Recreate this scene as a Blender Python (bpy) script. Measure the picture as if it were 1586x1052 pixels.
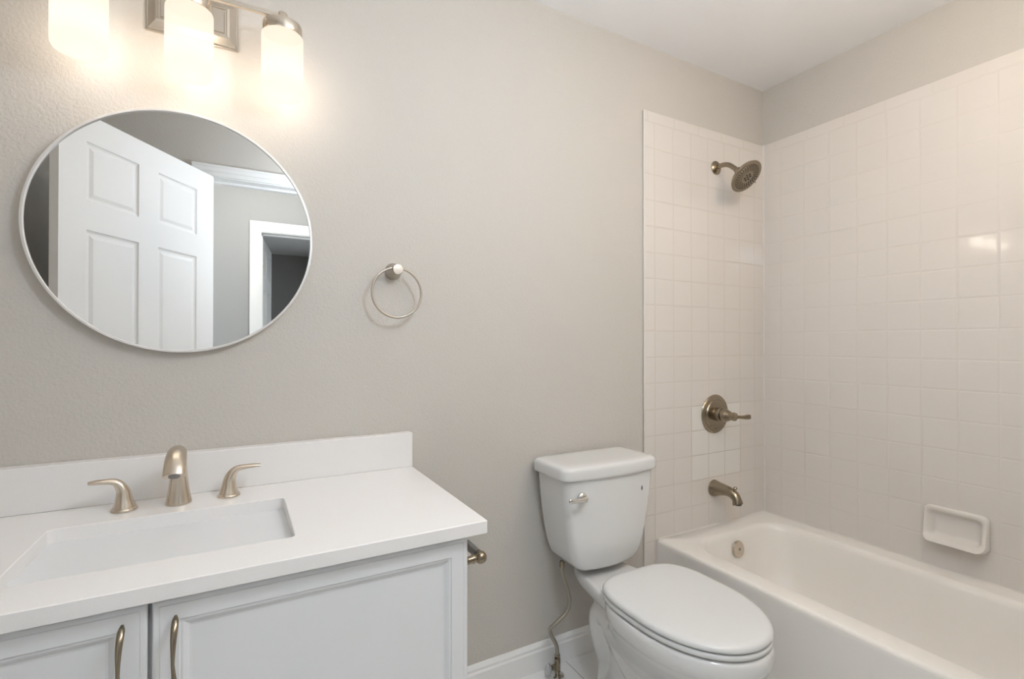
import bpy, bmesh, math, random
from mathutils import Vector, Matrix

for o in list(bpy.data.objects):
    bpy.data.objects.remove(o, do_unlink=True)
S = bpy.context.scene
COL = S.collection
PI = math.pi
random.seed(7)

# ------------------------------------------------------------------ camera
cam_d = bpy.data.cameras.new('camera')
cam = bpy.data.objects.new('camera', cam_d)
COL.objects.link(cam)
cam.location = (-2.2377, -1.5071, 1.172)
cam.rotation_euler = (math.radians(90 + 0.386), 0, math.radians(-28.95))
cam_d.sensor_width = 36.0
cam_d.lens = 36.0 * 761.37 / 1586.0
cam_d.clip_start = 0.01
S.camera = cam

# ------------------------------------------------------------------ exposure, world, large lights
S.view_settings.view_transform = 'Standard'
S.view_settings.look = 'None'
S.view_settings.exposure = 0.0
S.view_settings.gamma = 1.0
S.view_settings.use_curve_mapping = False
W = bpy.data.worlds.new('daylight')
S.world = W
W.use_nodes = True
W.node_tree.nodes['Background'].inputs[0].default_value = (0.86, 0.93, 1.0, 1)
W.node_tree.nodes['Background'].inputs[1].default_value = 2.6


def area(name, loc, rot, sx, sy, power, col):
    d = bpy.data.lights.new(name, 'AREA')
    d.shape = 'RECTANGLE'
    d.size, d.size_y, d.energy, d.color = sx, sy, power, col
    o = bpy.data.objects.new(name, d)
    COL.objects.link(o)
    o.location = loc
    o.rotation_euler = rot
    return o


# fill light at an added hall window (window_added, at the right end of the hall)
# ceiling points of the added fill globes in hall and bathroom, out of view
HALL_FILL = (-2.05, -1.90, 2.404)
BATH_FILL = (-0.92, -1.30, 2.404)
PENDANT_FILL = (-1.62, -1.22, 2.404)
P_HALL, P_BATH, P_PEND, P_BULB, P_WIN, GLOW = 15.5, 12.5, 20.0, 2.0, 10, 0.72
C_HALL, C_BATH, C_PEND, C_BULB = (1.0, 0.98, 0.94), (1.0, 0.84, 0.66), (0.755, 0.87, 1.0), (1.0, 0.925, 0.86)


area('hall_window_fill', (0.62, -2.16, 1.45), (0, math.radians(90), 0), 1.2, 0.8, P_WIN, (0.92, 0.97, 1.0))


# ------------------------------------------------------------------ materials
def mat(name, col, rough=0.5, metal=0.0, coat=0.0, bump=None, spec=0.5, var=0.0, varscale=3.0):
    m = bpy.data.materials.new(name)
    m.use_nodes = True
    nt = m.node_tree
    b = nt.nodes['Principled BSDF']
    b.inputs['Base Color'].default_value = (*col, 1)
    b.inputs['Roughness'].default_value = rough
    b.inputs['Metallic'].default_value = metal
    b.inputs['Coat Weight'].default_value = coat
    b.inputs['Coat Roughness'].default_value = 0.05
    b.inputs['Specular IOR Level'].default_value = spec
    tc = nt.nodes.new('ShaderNodeTexCoord')
    if bump:
        sc, st, dist = bump
        n = nt.nodes.new('ShaderNodeTexNoise')
        n.inputs['Scale'].default_value = sc
        n.inputs['Detail'].default_value = 3
        nt.links.new(tc.outputs['Object'], n.inputs['Vector'])
        bp = nt.nodes.new('ShaderNodeBump')
        bp.inputs['Strength'].default_value = st
        bp.inputs['Distance'].default_value = dist
        nt.links.new(n.outputs['Fac'], bp.inputs['Height'])
        nt.links.new(bp.outputs['Normal'], b.inputs['Normal'])
    if var:
        n2 = nt.nodes.new('ShaderNodeTexNoise')
        n2.inputs['Scale'].default_value = varscale
        n2.inputs['Detail'].default_value = 4
        nt.links.new(tc.outputs['Object'], n2.inputs['Vector'])
        mx = nt.nodes.new('ShaderNodeMix')
        mx.data_type = 'RGBA'
        mx.inputs['A'].default_value = (*[c * (1 - var) for c in col], 1)
        mx.inputs['B'].default_value = (*[min(1, c * (1 + var)) for c in col], 1)
        nt.links.new(n2.outputs['Fac'], mx.inputs['Factor'])
        nt.links.new(mx.outputs['Result'], b.inputs['Base Color'])
    return m


PAINT = mat('greige_wall_paint', (0.590, 0.558, 0.512), 0.6, bump=(170, 0.42, 0.004), var=0.012, spec=0.35)
CEIL = mat('white_ceiling_paint', (0.94, 0.93, 0.925), 0.8, bump=(120, 0.1, 0.003), spec=0.2)
HALLP = mat('grey_hall_paint', (0.40, 0.40, 0.39), 0.7, bump=(170, 0.15, 0.003))
DARKP = mat('taupe_room_paint', (0.36, 0.35, 0.33), 0.8)
TRIMW = mat('white_trim_paint', (0.87, 0.87, 0.86), 0.4, bump=(60, 0.03, 0.002))
DOORW = mat('white_door_paint', (0.80, 0.80, 0.80), 0.6, bump=(60, 0.03, 0.002))
CABW = mat('white_cabinet_paint', (0.77, 0.78, 0.79), 0.33, bump=(90, 0.02, 0.002))
QUARTZ = mat('white_quartz', (0.86, 0.845, 0.83), 0.22, var=0.03, varscale=350)
PORC = mat('white_porcelain', (0.735, 0.735, 0.725), 0.12, coat=0.5)
SEATM = mat('white_seat_plastic', (0.72, 0.725, 0.72), 0.22)
SINKM = mat('white_sink_porcelain', (0.84, 0.855, 0.87), 0.10, coat=0.5)
TUBM = mat('bisque_tub_enamel', (0.90, 0.865, 0.815), 0.28, coat=0.0)
DISHM = mat('bisque_ceramic', (0.76, 0.72, 0.67), 0.12, coat=0.4)
CAULK = mat('white_caulk', (0.755, 0.715, 0.67), 0.5)
NICKEL = mat('brushed_nickel', (0.66, 0.585, 0.49), 0.27, 1.0, bump=(400, 0.02, 0.001))
NICKELR = mat('satin_nickel', (0.50, 0.45, 0.385), 0.36, 1.0, bump=(400, 0.02, 0.001))
NICKELD = mat('aged_nickel', (0.32, 0.27, 0.20), 0.22, 1.0, bump=(400, 0.02, 0.001))
CHROME = mat('chrome', (0.72, 0.71, 0.69), 0.12, 1.0)
STEELD = mat('dark_steel', (0.25, 0.245, 0.24), 0.35, 0.9)
RUBBER = mat('dark_rubber', (0.035, 0.03, 0.025), 0.6)
FRAMEM = mat('brushed_silver_mirror_frame', (0.82, 0.80, 0.78), 0.35, 0.55)
GLASSM = mat('mirror_silvering', (0.88, 0.89, 0.88), 0.0, 1.0)
INK = mat('dark_print', (0.10, 0.10, 0.11), 0.5)
DARKGAP = mat('shadowed_cabinet_interior', (0.30, 0.30, 0.31), 0.7)
BRAID = mat('braided_steel', (0.40, 0.37, 0.31), 0.35, 0.9, bump=(700, 0.6, 0.002))
PLASTICG = mat('grey_chrome_plastic', (0.52, 0.53, 0.55), 0.2, 0.7)

TILE = 0.1086
GX, GY, GZ = -0.1873, -0.0947, 1.2200      # grout grid origins on the two tiled walls
TILE_TOP, TUB_TOP = 2.134, 0.355


def N(nt, op, a, b=None, c=None):
    n = nt.nodes.new('ShaderNodeMath')
    n.operation = op
    for i, v in enumerate((a, b, c)):
        if v is None:
            continue
        if isinstance(v, (int, float)):
            n.inputs[i].default_value = v
        else:
            nt.links.new(v, n.inputs[i])
    return n.outputs[0]


def tile_material(name, axis, origin, patch=False):
    """4-1/4 inch glazed wall tile, thin grout, slight tilt of each tile; the top row is a longer trim tile."""
    m = bpy.data.materials.new(name)
    m.use_nodes = True
    nt = m.node_tree
    b = nt.nodes['Principled BSDF']
    g = nt.nodes.new('ShaderNodeNewGeometry')
    sx = nt.nodes.new('ShaderNodeSeparateXYZ')
    nt.links.new(g.outputs['Position'], sx.inputs[0])
    u0, z0 = sx.outputs[axis], sx.outputs[2]
    ztrim = GZ + 8 * TILE
    istrim = N(nt, 'GREATER_THAN', z0, ztrim)
    uu = N(nt, 'DIVIDE', N(nt, 'SUBTRACT', u0, origin), TILE)
    ut = N(nt, 'DIVIDE', N(nt, 'SUBTRACT', u0, origin + 0.03), 0.1524)
    u = N(nt, 'ADD', N(nt, 'MULTIPLY', uu, N(nt, 'SUBTRACT', 1, istrim)), N(nt, 'MULTIPLY', ut, istrim))
    v = N(nt, 'DIVIDE', N(nt, 'SUBTRACT', z0, GZ), TILE)

    def edge(c):
        f = N(nt, 'FRACT', N(nt, 'ADD', c, 100))
        return N(nt, 'MINIMUM', f, N(nt, 'SUBTRACT', 1, f))
    eu, ev = edge(u), edge(v)
    d = N(nt, 'MINIMUM', eu, ev)
    gr = nt.nodes.new('ShaderNodeMapRange')
    gr.inputs['From Min'].default_value = 0.006
    gr.inputs['From Max'].default_value = 0.016
    gr.inputs['To Min'].default_value = 1
    gr.inputs['To Max'].default_value = 0
    nt.links.new(d, gr.inputs['Value'])
    hg = nt.nodes.new('ShaderNodeMapRange')
    hg.interpolation_type = 'SMOOTHSTEP'
    hg.inputs['From Min'].default_value = 0.004
    hg.inputs['From Max'].default_value = 0.05
    nt.links.new(d, hg.inputs['Value'])
    fu, fv = N(nt, 'FLOOR', u), N(nt, 'FLOOR', v)
    cb = nt.nodes.new('ShaderNodeCombineXYZ')
    nt.links.new(fu, cb.inputs[0]); nt.links.new(fv, cb.inputs[1])
    wn = nt.nodes.new('ShaderNodeTexWhiteNoise')
    wn.noise_dimensions = '3D'
    nt.links.new(cb.outputs[0], wn.inputs['Vector'])
    # colour
    base = nt.nodes.new('ShaderNodeMix'); base.data_type = 'RGBA'
    base.inputs['A'].default_value = (0.735, 0.690, 0.645, 1)
    base.inputs['B'].default_value = (0.742, 0.698, 0.654, 1)
    nt.links.new(wn.outputs['Value'], base.inputs['Factor'])
    tilecol = base.outputs['Result']
    groutcol = (0.70, 0.648, 0.595, 1)
    if patch:
        # nine replacement tiles under the valve, whiter than the rest, with darker grout
        inx = N(nt, 'MULTIPLY', N(nt, 'LESS_THAN', u, 0.01), N(nt, 'GREATER_THAN', u, -3.01))
        inz = N(nt, 'MULTIPLY', N(nt, 'LESS_THAN', v, -2.99), N(nt, 'GREATER_THAN', v, -6.01))
        inp = N(nt, 'MULTIPLY', inx, inz)
        pm = nt.nodes.new('ShaderNodeMix'); pm.data_type = 'RGBA'
        nt.links.new(inp, pm.inputs['Factor'])
        nt.links.new(tilecol, pm.inputs['A'])
        pm.inputs['B'].default_value = (0.78, 0.755, 0.715, 1)
        tilecol = pm.outputs['Result']
        gm = nt.nodes.new('ShaderNodeMix'); gm.data_type = 'RGBA'
        nt.links.new(inp, gm.inputs['Factor'])
        gm.inputs['A'].default_value = (0.62, 0.565, 0.505, 1)
        gm.inputs['B'].default_value = (0.50, 0.445, 0.375, 1)
        groutcol = gm.outputs['Result']
    mx = nt.nodes.new('ShaderNodeMix'); mx.data_type = 'RGBA'
    nt.links.new(gr.outputs[0], mx.inputs['Factor'])
    nt.links.new(tilecol, mx.inputs['A'])
    if isinstance(groutcol, tuple):
        mx.inputs['B'].default_value = groutcol
    else:
        nt.links.new(groutcol, mx.inputs['B'])
    nt.links.new(mx.outputs['Result'], b.inputs['Base Color'])
    # height: pillowed tile edge + individual tilt
    sc = nt.nodes.new('ShaderNodeSeparateColor')
    nt.links.new(wn.outputs['Color'], sc.inputs[0])
    tu = N(nt, 'MULTIPLY', N(nt, 'SUBTRACT', sc.outputs[0], 0.5), N(nt, 'FRACT', N(nt, 'ADD', u, 100)))
    tv = N(nt, 'MULTIPLY', N(nt, 'SUBTRACT', sc.outputs[1], 0.5), N(nt, 'FRACT', N(nt, 'ADD', v, 100)))
    h = N(nt, 'ADD', hg.outputs[0], N(nt, 'MULTIPLY', N(nt, 'ADD', tu, tv), 0.9))
    bp = nt.nodes.new('ShaderNodeBump')
    bp.inputs['Strength'].default_value = 0.5
    bp.inputs['Distance'].default_value = 0.0012
    nt.links.new(h, bp.inputs['Height'])
    nt.links.new(bp.outputs['Normal'], b.inputs['Normal'])
    rg = nt.nodes.new('ShaderNodeMapRange')
    rg.inputs['To Min'].default_value = 0.09
    rg.inputs['To Max'].default_value = 0.55
    nt.links.new(gr.outputs[0], rg.inputs['Value'])
    nt.links.new(rg.outputs[0], b.inputs['Roughness'])
    return m


TILE_BACK = tile_material('glazed_tile_plumbing_wall', 0, GX, True)
TILE_RIGHT = tile_material('glazed_tile_long_wall', 1, GY)


def floor_material():
    m = bpy.data.materials.new('pale_floor_tile')
    m.use_nodes = True
    nt = m.node_tree
    b = nt.nodes['Principled BSDF']
    tc = nt.nodes.new('ShaderNodeTexCoord')
    br = nt.nodes.new('ShaderNodeTexBrick')
    br.offset = 0.0
    br.inputs['Scale'].default_value = 1.0
    br.inputs['Mortar Size'].default_value = 0.002
    br.inputs['Brick Width'].default_value = 0.61
    br.inputs['Row Height'].default_value = 0.61
    br.inputs['Color1'].default_value = (0.79, 0.79, 0.78, 1)
    br.inputs['Color2'].default_value = (0.80, 0.80, 0.785, 1)
    br.inputs['Mortar'].default_value = (0.45, 0.44, 0.42, 1)
    mp = nt.nodes.new('ShaderNodeMapping')
    mp.inputs['Location'].default_value = (0.31, 0.26, 0)
    nt.links.new(tc.outputs['Object'], mp.inputs['Vector'])
    nt.links.new(mp.outputs['Vector'], br.inputs['Vector'])
    nt.links.new(br.outputs['Color'], b.inputs['Base Color'])
    b.inputs['Roughness'].default_value = 0.3
    return m


FLOORM = floor_material()


def shade_material():
    """Frosted glass of a lit lamp shade: lets part of the bulb's light straight through, scatters a little, glows."""
    m = bpy.data.materials.new('frosted_lit_glass')
    m.use_nodes = True
    nt = m.node_tree
    nt.nodes.clear()
    out = nt.nodes.new('ShaderNodeOutputMaterial')
    tr = nt.nodes.new('ShaderNodeBsdfTransparent')
    tr.inputs[0].default_value = (1, 0.95, 0.88, 1)
    tl = nt.nodes.new('ShaderNodeBsdfTranslucent')
    tl.inputs[0].default_value = (0.030, 0.027, 0.023, 1)
    mx = nt.nodes.new('ShaderNodeMixShader')
    mx.inputs[0].default_value = 0.65
    em = nt.nodes.new('ShaderNodeEmission')
    em.inputs[0].default_value = (1.0, 0.86, 0.73, 1)
    em.inputs[1].default_value = GLOW
    ad = nt.nodes.new('ShaderNodeAddShader')
    nt.links.new(tr.outputs[0], mx.inputs[1])
    nt.links.new(tl.outputs[0], mx.inputs[2])
    nt.links.new(mx.outputs[0], ad.inputs[0])
    nt.links.new(em.outputs[0], ad.inputs[1])
    nt.links.new(ad.outputs[0], out.inputs[0])
    return m


SHADEM = shade_material()


def fill_glow(name, col, strength):
    m = bpy.data.materials.new(name)
    m.use_nodes = True
    b = m.node_tree.nodes['Principled BSDF']
    b.inputs['Base Color'].default_value = (0.9, 0.9, 0.9, 1)
    b.inputs['Emission Color'].default_value = (*col, 1)
    b.inputs['Emission Strength'].default_value = strength
    return m


# ------------------------------------------------------------------ mesh helpers
def rootloc(p):
    v = Vector((0, 0, 0))
    while p is not None:
        v += Vector(p.location)
        p = p.parent
    return v


def obj(name, bm, m, parent=None, smooth=40, bevel=0.0, segs=2):
    bmesh.ops.remove_doubles(bm, verts=bm.verts, dist=1e-6)
    bmesh.ops.recalc_face_normals(bm, faces=bm.faces)
    me = bpy.data.meshes.new(name)
    if parent is None:
        xs = [v.co for v in bm.verts]
        off = Vector(((min(c.x for c in xs) + max(c.x for c in xs)) / 2, (min(c.y for c in xs) + max(c.y for c in xs)) / 2, min(c.z for c in xs)))
    else:
        off = rootloc(parent)
    bmesh.ops.translate(bm, verts=bm.verts, vec=-off)
    bm.to_mesh(me)
    bm.free()
    me.materials.append(m)
    if smooth:
        for p in me.polygons:
            p.use_smooth = True
        me.set_sharp_from_angle(angle=math.radians(smooth))
    o = bpy.data.objects.new(name, me)
    COL.objects.link(o)
    if parent is None:
        o.location = off
    else:
        o.parent = parent
    if bevel:
        md = o.modifiers.new('bevel', 'BEVEL')
        md.width = bevel
        md.segments = segs
        md.limit_method = 'ANGLE'
        md.angle_limit = math.radians(40)
        md.harden_normals = False
    return o


def thing(name, label, cat, loc, group=None):
    o = bpy.data.objects.new(name, None)
    o.empty_display_size = 0.05
    COL.objects.link(o)
    o.location = loc
    return tag(o, label, cat, group)


def tag(o, label, cat, group=None):
    o['label'] = label
    o['category'] = cat
    if group:
        o['group'] = group
    return o


def struct(name, bm, m, parent=None, label=None, **k):
    o = obj(name, bm, m, parent, **k)
    if parent is None:
        o['kind'] = 'structure'
        if label:
            o['label'] = label
    return o


def BM():
    return bmesh.new()


def box(bm, x0, x1, y0, y1, z0, z1, M=None):
    r = bmesh.ops.create_cube(bm, size=1)
    T = Matrix.Translation(((x0 + x1) / 2, (y0 + y1) / 2, (z0 + z1) / 2)) @ Matrix.Diagonal((abs(x1 - x0), abs(y1 - y0), abs(z1 - z0), 1))
    bmesh.ops.transform(bm, matrix=(M @ T) if M else T, verts=r['verts'])
    return bm


def loft(bm, loops, cap0=True, cap1=True):
    rings = [[bm.verts.new(p) for p in L] for L in loops]
    n = len(rings[0])
    for a, b in zip(rings, rings[1:]):
        for i in range(n):
            j = (i + 1) % n
            try:
                bm.faces.new((a[i], a[j], b[j], b[i]))
            except ValueError:
                pass
    if cap0:
        bm.faces.new(rings[0][::-1])
    if cap1:
        bm.faces.new(rings[-1])
    return bm


def rrect(x0, x1, y0, y1, r, z, n=6):
    x0, x1 = min(x0, x1), max(x0, x1)
    y0, y1 = min(y0, y1), max(y0, y1)
    out = []
    for cx, cy, a0 in ((x1 - r, y1 - r, 0), (x0 + r, y1 - r, 90), (x0 + r, y0 + r, 180), (x1 - r, y0 + r, 270)):
        for k in range(n + 1):
            a = math.radians(a0 + 90 * k / n)
            out.append(Vector((cx + r * math.cos(a), cy + r * math.sin(a), z)))
    return out


def sweep(bm, pts, rad, ref=(0, 1, 0), n=20, cap=True, smooth=0, sq=1.0):
    """Tube along pts; rad is r or (width along ref, thickness). smooth = Catmull-Rom subdivisions."""
    P = [Vector(p) for p in pts]
    R = [(r, r) if isinstance(r, (int, float)) else r for r in rad]
    if smooth:
        P2, R2 = [], []
        for i in range(len(P) - 1):
            p0, p1, p2, p3 = P[max(i - 1, 0)], P[i], P[i + 1], P[min(i + 2, len(P) - 1)]
            q0, q1, q2, q3 = R[max(i - 1, 0)], R[i], R[i + 1], R[min(i + 2, len(P) - 1)]
            for k in range(smooth):
                t = k / smooth

                def cr(a, b, c, d):
                    return 0.5 * (2 * b + (c - a) * t + (2 * a - 5 * b + 4 * c - d) * t * t + (3 * b - a - 3 * c + d) * t ** 3)
                P2.append(Vector([cr(p0[j], p1[j], p2[j], p3[j]) for j in range(3)]))
                R2.append(tuple(max(0.0004, cr(q0[j], q1[j], q2[j], q3[j])) for j in range(2)))
        P2.append(P[-1]); R2.append(R[-1])
        P, R = P2, R2
    loops = []
    ref = Vector(ref)
    for i, p in enumerate(P):
        t = (P[min(i + 1, len(P) - 1)] - P[max(i - 1, 0)]).normalized()
        a = (ref - t * ref.dot(t)).normalized()
        b = t.cross(a)
        L = []
        for k in range(n):
            th = 2 * PI * k / n
            c, s = math.cos(th), math.sin(th)
            c = math.copysign(abs(c) ** sq, c); s = math.copysign(abs(s) ** sq, s)
            L.append(p + a * (c * R[i][0]) + b * (s * R[i][1]))
        loops.append(L)
    return loft(bm, loops, cap, cap)


def lathe(bm, prof, origin, axis, n=40, cap=True):
    """prof: (radius, distance along axis)."""
    ax = Vector(axis).normalized()
    h = Vector((0, 0, 1)) if abs(ax.z) < 0.9 else Vector((1, 0, 0))
    a = (h - ax * h.dot(ax)).normalized()
    b = ax.cross(a)
    O = Vector(origin)
    loops = [[O + ax * d + a * (r * math.cos(2 * PI * k / n)) + b * (r * math.sin(2 * PI * k / n)) for k in range(n)] for r, d in prof]
    return loft(bm, loops, cap, cap)


def ball(bm, c, r, seg=20):
    bmesh.ops.create_uvsphere(bm, u_segments=seg, v_segments=seg // 2, radius=r, matrix=Matrix.Translation(c))
    return bm


def egg(cx, ym, lf, lb, hw, z, eb=0.7, ef=1.0, n=64):
    out = []
    for k in range(n):
        t = 2 * PI * k / n
        c, s = math.cos(t), math.sin(t)
        if c < 0:
            x = hw * math.copysign(abs(s) ** ef, s); y = ym - lf * abs(c) ** ef
        else:
            x = hw * math.copysign(abs(s) ** eb, s); y = ym + lb * abs(c) ** eb
        out.append(Vector((cx + x, y, z)))
    return out


def panel_face(bm, us, vs, cells, prof, F):
    """A face cut by us x vs; each cell listed is a moulded panel with nested rings prof = [(inset, depth)...]. F maps (u, v, depth)."""
    for i in range(len(us) - 1):
        for j in range(len(vs) - 1):
            u0, u1, v0, v1 = us[i], us[i + 1], vs[j], vs[j + 1]
            if (i, j) in cells:
                rings = []
                for ins, dep in prof:
                    rings.append([bm.verts.new(F(u, v, dep)) for u, v in ((u0 + ins, v0 + ins), (u1 - ins, v0 + ins), (u1 - ins, v1 - ins), (u0 + ins, v1 - ins))])
                for a, b in zip(rings, rings[1:]):
                    for k in range(4):
                        bm.faces.new((a[k], a[(k + 1) % 4], b[(k + 1) % 4], b[k]))
                bm.faces.new(rings[-1])
            else:
                bm.faces.new([bm.verts.new(F(u, v, 0)) for u, v in ((u0, v0), (u1, v0), (u1, v1), (u0, v1))])
    return bm


# ------------------------------------------------------------------ room shell
XL, CEILZ, YF, WT = -2.97, 2.404, -1.525, 0.12
DX0, DX1, DH = -2.394, -1.58, 2.035            # bathroom doorway in the front wall
HY = -2.66                                     # hall far wall
HX0, HX1 = -4.2, 0.6
D2X0, D2X1, D2H = -2.10, -1.34, 2.0            # doorway across the hall

struct('floor', box(BM(), XL - 0.1, 0.1, YF - 0.0, 0.1, -0.1, 0), FLOORM)
struct('ceiling', box(BM(), XL - 0.1, 0.1, YF - WT, 0.1, CEILZ, CEILZ + 0.1), CEIL)
struct('wall_back', box(BM(), XL - 0.1, 0.1, 0, 0.1, 0, CEILZ), PAINT)
struct('wall_right', box(BM(), 0, 0.1, YF, 0, 0, CEILZ), PAINT)
struct('wall_left', box(BM(), XL - 0.1, XL, YF - WT, 0, 0, CEILZ), PAINT)
b = BM()
box(b, XL, DX0 - 0.02, YF - WT, YF, 0, CEILZ)
box(b, DX1 + 0.02, 0.1, YF - WT, YF, 0, CEILZ)
box(b, DX0 - 0.02, DX1 + 0.02, YF - WT, YF, DH + 0.02, CEILZ)
struct('wall_front', b, PAINT)
# hall and the dark room across it
struct('floor_hall', box(BM(), HX0, HX1, -6.2, YF, -0.1, 0), mat('hall_carpet', (0.46, 0.44, 0.41), 0.9, bump=(300, 0.5, 0.01)))
struct('ceiling_hall', box(BM(), HX0, HX1, -6.2, YF - WT, CEILZ, CEILZ + 0.1), CEIL)
b = BM()
box(b, HX0, D2X0 - 0.02, HY - WT, HY, 0, CEILZ)
box(b, D2X1 + 0.02, HX1, HY - WT, HY, 0, CEILZ)
box(b, D2X0 - 0.02, D2X1 + 0.02, HY - WT, HY, D2H + 0.02, CEILZ)
struct('wall_hall', b, HALLP)
struct('wall_hall_left', box(BM(), HX0 - 0.1, HX0, HY, YF - WT, 0, CEILZ), HALLP)
b = BM()                                        # hall end wall with an opening for the added window
wy0, wy1, wz0, wz1 = -2.58, -1.74, 0.85, 2.05
box(b, HX1, HX1 + 0.1, HY, YF - WT, 0, wz0)
box(b, HX1, HX1 + 0.1, HY, YF - WT, wz1, CEILZ)
box(b, HX1, HX1 + 0.1, HY, wy0, wz0, wz1)
box(b, HX1, HX1 + 0.1, wy1, YF - WT, wz0, wz1)
struct('wall_hall_right', b, HALLP)
b = BM()
for y in (wy0, (wy0 + wy1) / 2 - 0.02, wy1 - 0.04):
    box(b, HX1 + 0.03, HX1 + 0.07, y, y + 0.04, wz0, wz1)
for z in (wz0, wz1 - 0.04):
    box(b, HX1 + 0.03, HX1 + 0.07, wy0, wy1, z, z + 0.04)
struct('window_added', b, TRIMW)  # unseen window frame, added along with the hall fill light
b = BM()
box(b, -3.2, -0.9, -6.2, -6.1, 0, CEILZ)
box(b, -3.3, -3.2, -6.2, HY - WT, 0, CEILZ)
box(b, -0.9, -0.8, -6.2, HY - WT, 0, 0.9)
box(b, -0.9, -0.8, -6.2, HY - WT, 2.0, CEILZ)
box(b, -0.9, -0.8, -6.2, -5.4, 0.9, 2.0)
box(b, -0.9, -0.8, -3.9, HY - WT, 0.9, 2.0)  # gap in the side wall added so world light brightens the dark room
struct('wall_dark_room', b, DARKP)


def casing(name, x0, x1, h, y, d, w=0.062, t=0.016):
    """Door casing round an opening on the face at y; d = +1/-1 outward."""
    bm = BM()
    for k, (i0, i1, tt) in enumerate(((0.006, w, t * 0.7), (w * 0.45, w, t), (w * 0.80, w, t * 1.2))):
        ya, yb = y - d * 0.001, y + d * tt
        box(bm, x0 - i1, x0 - i0, ya, yb, 0, h + i1)
        box(bm, x1 + i0, x1 + i1, ya, yb, 0, h + i1)
        box(bm, x0 - i0, x1 + i0, ya, yb, h + i0, h + i1)
    return struct(name, bm, TRIMW)


def jamb(name, x0, x1, h, y0, y1):
    bm = BM()
    box(bm, x0 - 0.02, x0, y0, y1, 0, h + 0.02)
    box(bm, x1, x1 + 0.02, y0, y1, 0, h + 0.02)
    box(bm, x0, x1, y0, y1, h, h + 0.02)
    ym = (y0 + y1) / 2 - 0.02
    box(bm, x0, x0 + 0.011, ym - 0.018, ym + 0.018, 0, h)
    box(bm, x1 - 0.011, x1, ym - 0.018, ym + 0.018, 0, h)
    box(bm, x0, x1, ym - 0.018, ym + 0.018, h - 0.011, h)
    return struct(name, bm, TRIMW)


casing('trim_1', DX0, DX1, DH, YF, 1)
jamb('trim_2', DX0, DX1, DH, YF - WT, YF)
casing('trim_3', D2X0, D2X1, D2H, HY, 1, w=0.078)
jamb('trim_4', D2X0, D2X1, D2H, HY - WT, HY)


def door_leaf(name, hinge, ang, width, height, knob_side=1, z0=0.012):
    """Six-panel door; local u from hinge, thickness along local v."""
    M = Matrix.Translation((hinge[0], hinge[1], 0)) @ Matrix.Rotation(ang, 4, 'Z')
    bm = BM()
    st, mid = 0.112, 0.105
    us = [0, 0.15 * width, 0.446 * width, 0.575 * width, 0.868 * width, width]
    vs = [z0, 0.24, 0.82, 0.98, 1.592, 1.698, 1.920, height]
    cells = {(i, j) for i in (1, 3) for j in (1, 3, 5)}
    prof = [(0, 0), (0.004, -0.005), (0.010, -0.0075), (0.017, -0.0075), (0.030, -0.0025), (0.034, -0.0025)]
    T = 0.035
    panel_face(bm, us, vs, cells, prof, lambda u, v, d: M @ Vector((u, d, v)))
    panel_face(bm, us, vs, cells, prof, lambda u, v, d: M @ Vector((u, -T - d, v)))
    for (u0, u1, va, vb) in ((0, 0, z0, height), (width, width, z0, height)):
        bm.faces.new([bm.verts.new(M @ Vector(p)) for p in ((u0, 0, va), (u0, -T, va), (u0, -T, vb), (u0, 0, vb))])
    for v in (z0, height):
        bm.faces.new([bm.verts.new(M @ Vector(p)) for p in ((0, 0, v), (0, -T, v), (width, -T, v), (width, 0, v))])
    d = struct(name, bm, DOORW, smooth=0)
    for zz in (0.2, 1.0, 1.68):
        h = BM()
        lathe(h, [(0.006, 0), (0.006, 0.09)], M @ Vector((-0.004, 0.004, zz)), (0, 0, 1), 12)
        box(h, 0.0, 0.03, 0.0, 0.0015, zz, zz + 0.09, M)
        obj('hinge', h, NICKEL, d)
    k = BM()
    for sgn in (1, -1):
        y = 0 if sgn > 0 else -T
        O = M @ Vector((width - 0.06, y, 0.92))
        axv = (M.to_3x3() @ Vector((0, sgn, 0)))
        lathe(k, [(0.032, 0), (0.032, 0.004), (0.013, 0.01), (0.011, 0.03), (0.022, 0.038), (0.027, 0.05), (0.022, 0.062), (0.008, 0.067)], O, axv, 24)
    obj('door_knob', k, NICKEL, d)
    return d


HING = (DX0 + 0.006, YF + 0.035)
door_leaf('door_1', HING, math.radians(90 + 33.0), 0.80, 2.022)
door_leaf('door_2', (D2X0 + 0.006, HY - WT + 0.03), math.radians(-82), 0.74, 1.985)

# baseboards
def baseboard(name, x0, x1, y, d):
    bm = BM()
    pr = [(0, 0), (0.014, 0), (0.014, 0.070), (0.010, 0.076), (0.0105, 0.084), (0.006, 0.092), (0.004, 0.097), (0, 0.097)]
    loft(bm, [[Vector((x, y + d * a, z)) for a, z in pr] for x in (x0, x1)])
    return struct(name, bm, TRIMW, smooth=20)


baseboard('baseboard_back', -1.81, -0.790, 0, -1)
baseboard('baseboard_front', DX1 + 0.062, -0.73, YF, 1)
baseboard('baseboard_hall', D2X1 + 0.08, HX1, HY, 1)
baseboard('baseboard_hall_left', HX0, D2X0 - 0.08, HY, 1)

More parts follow.
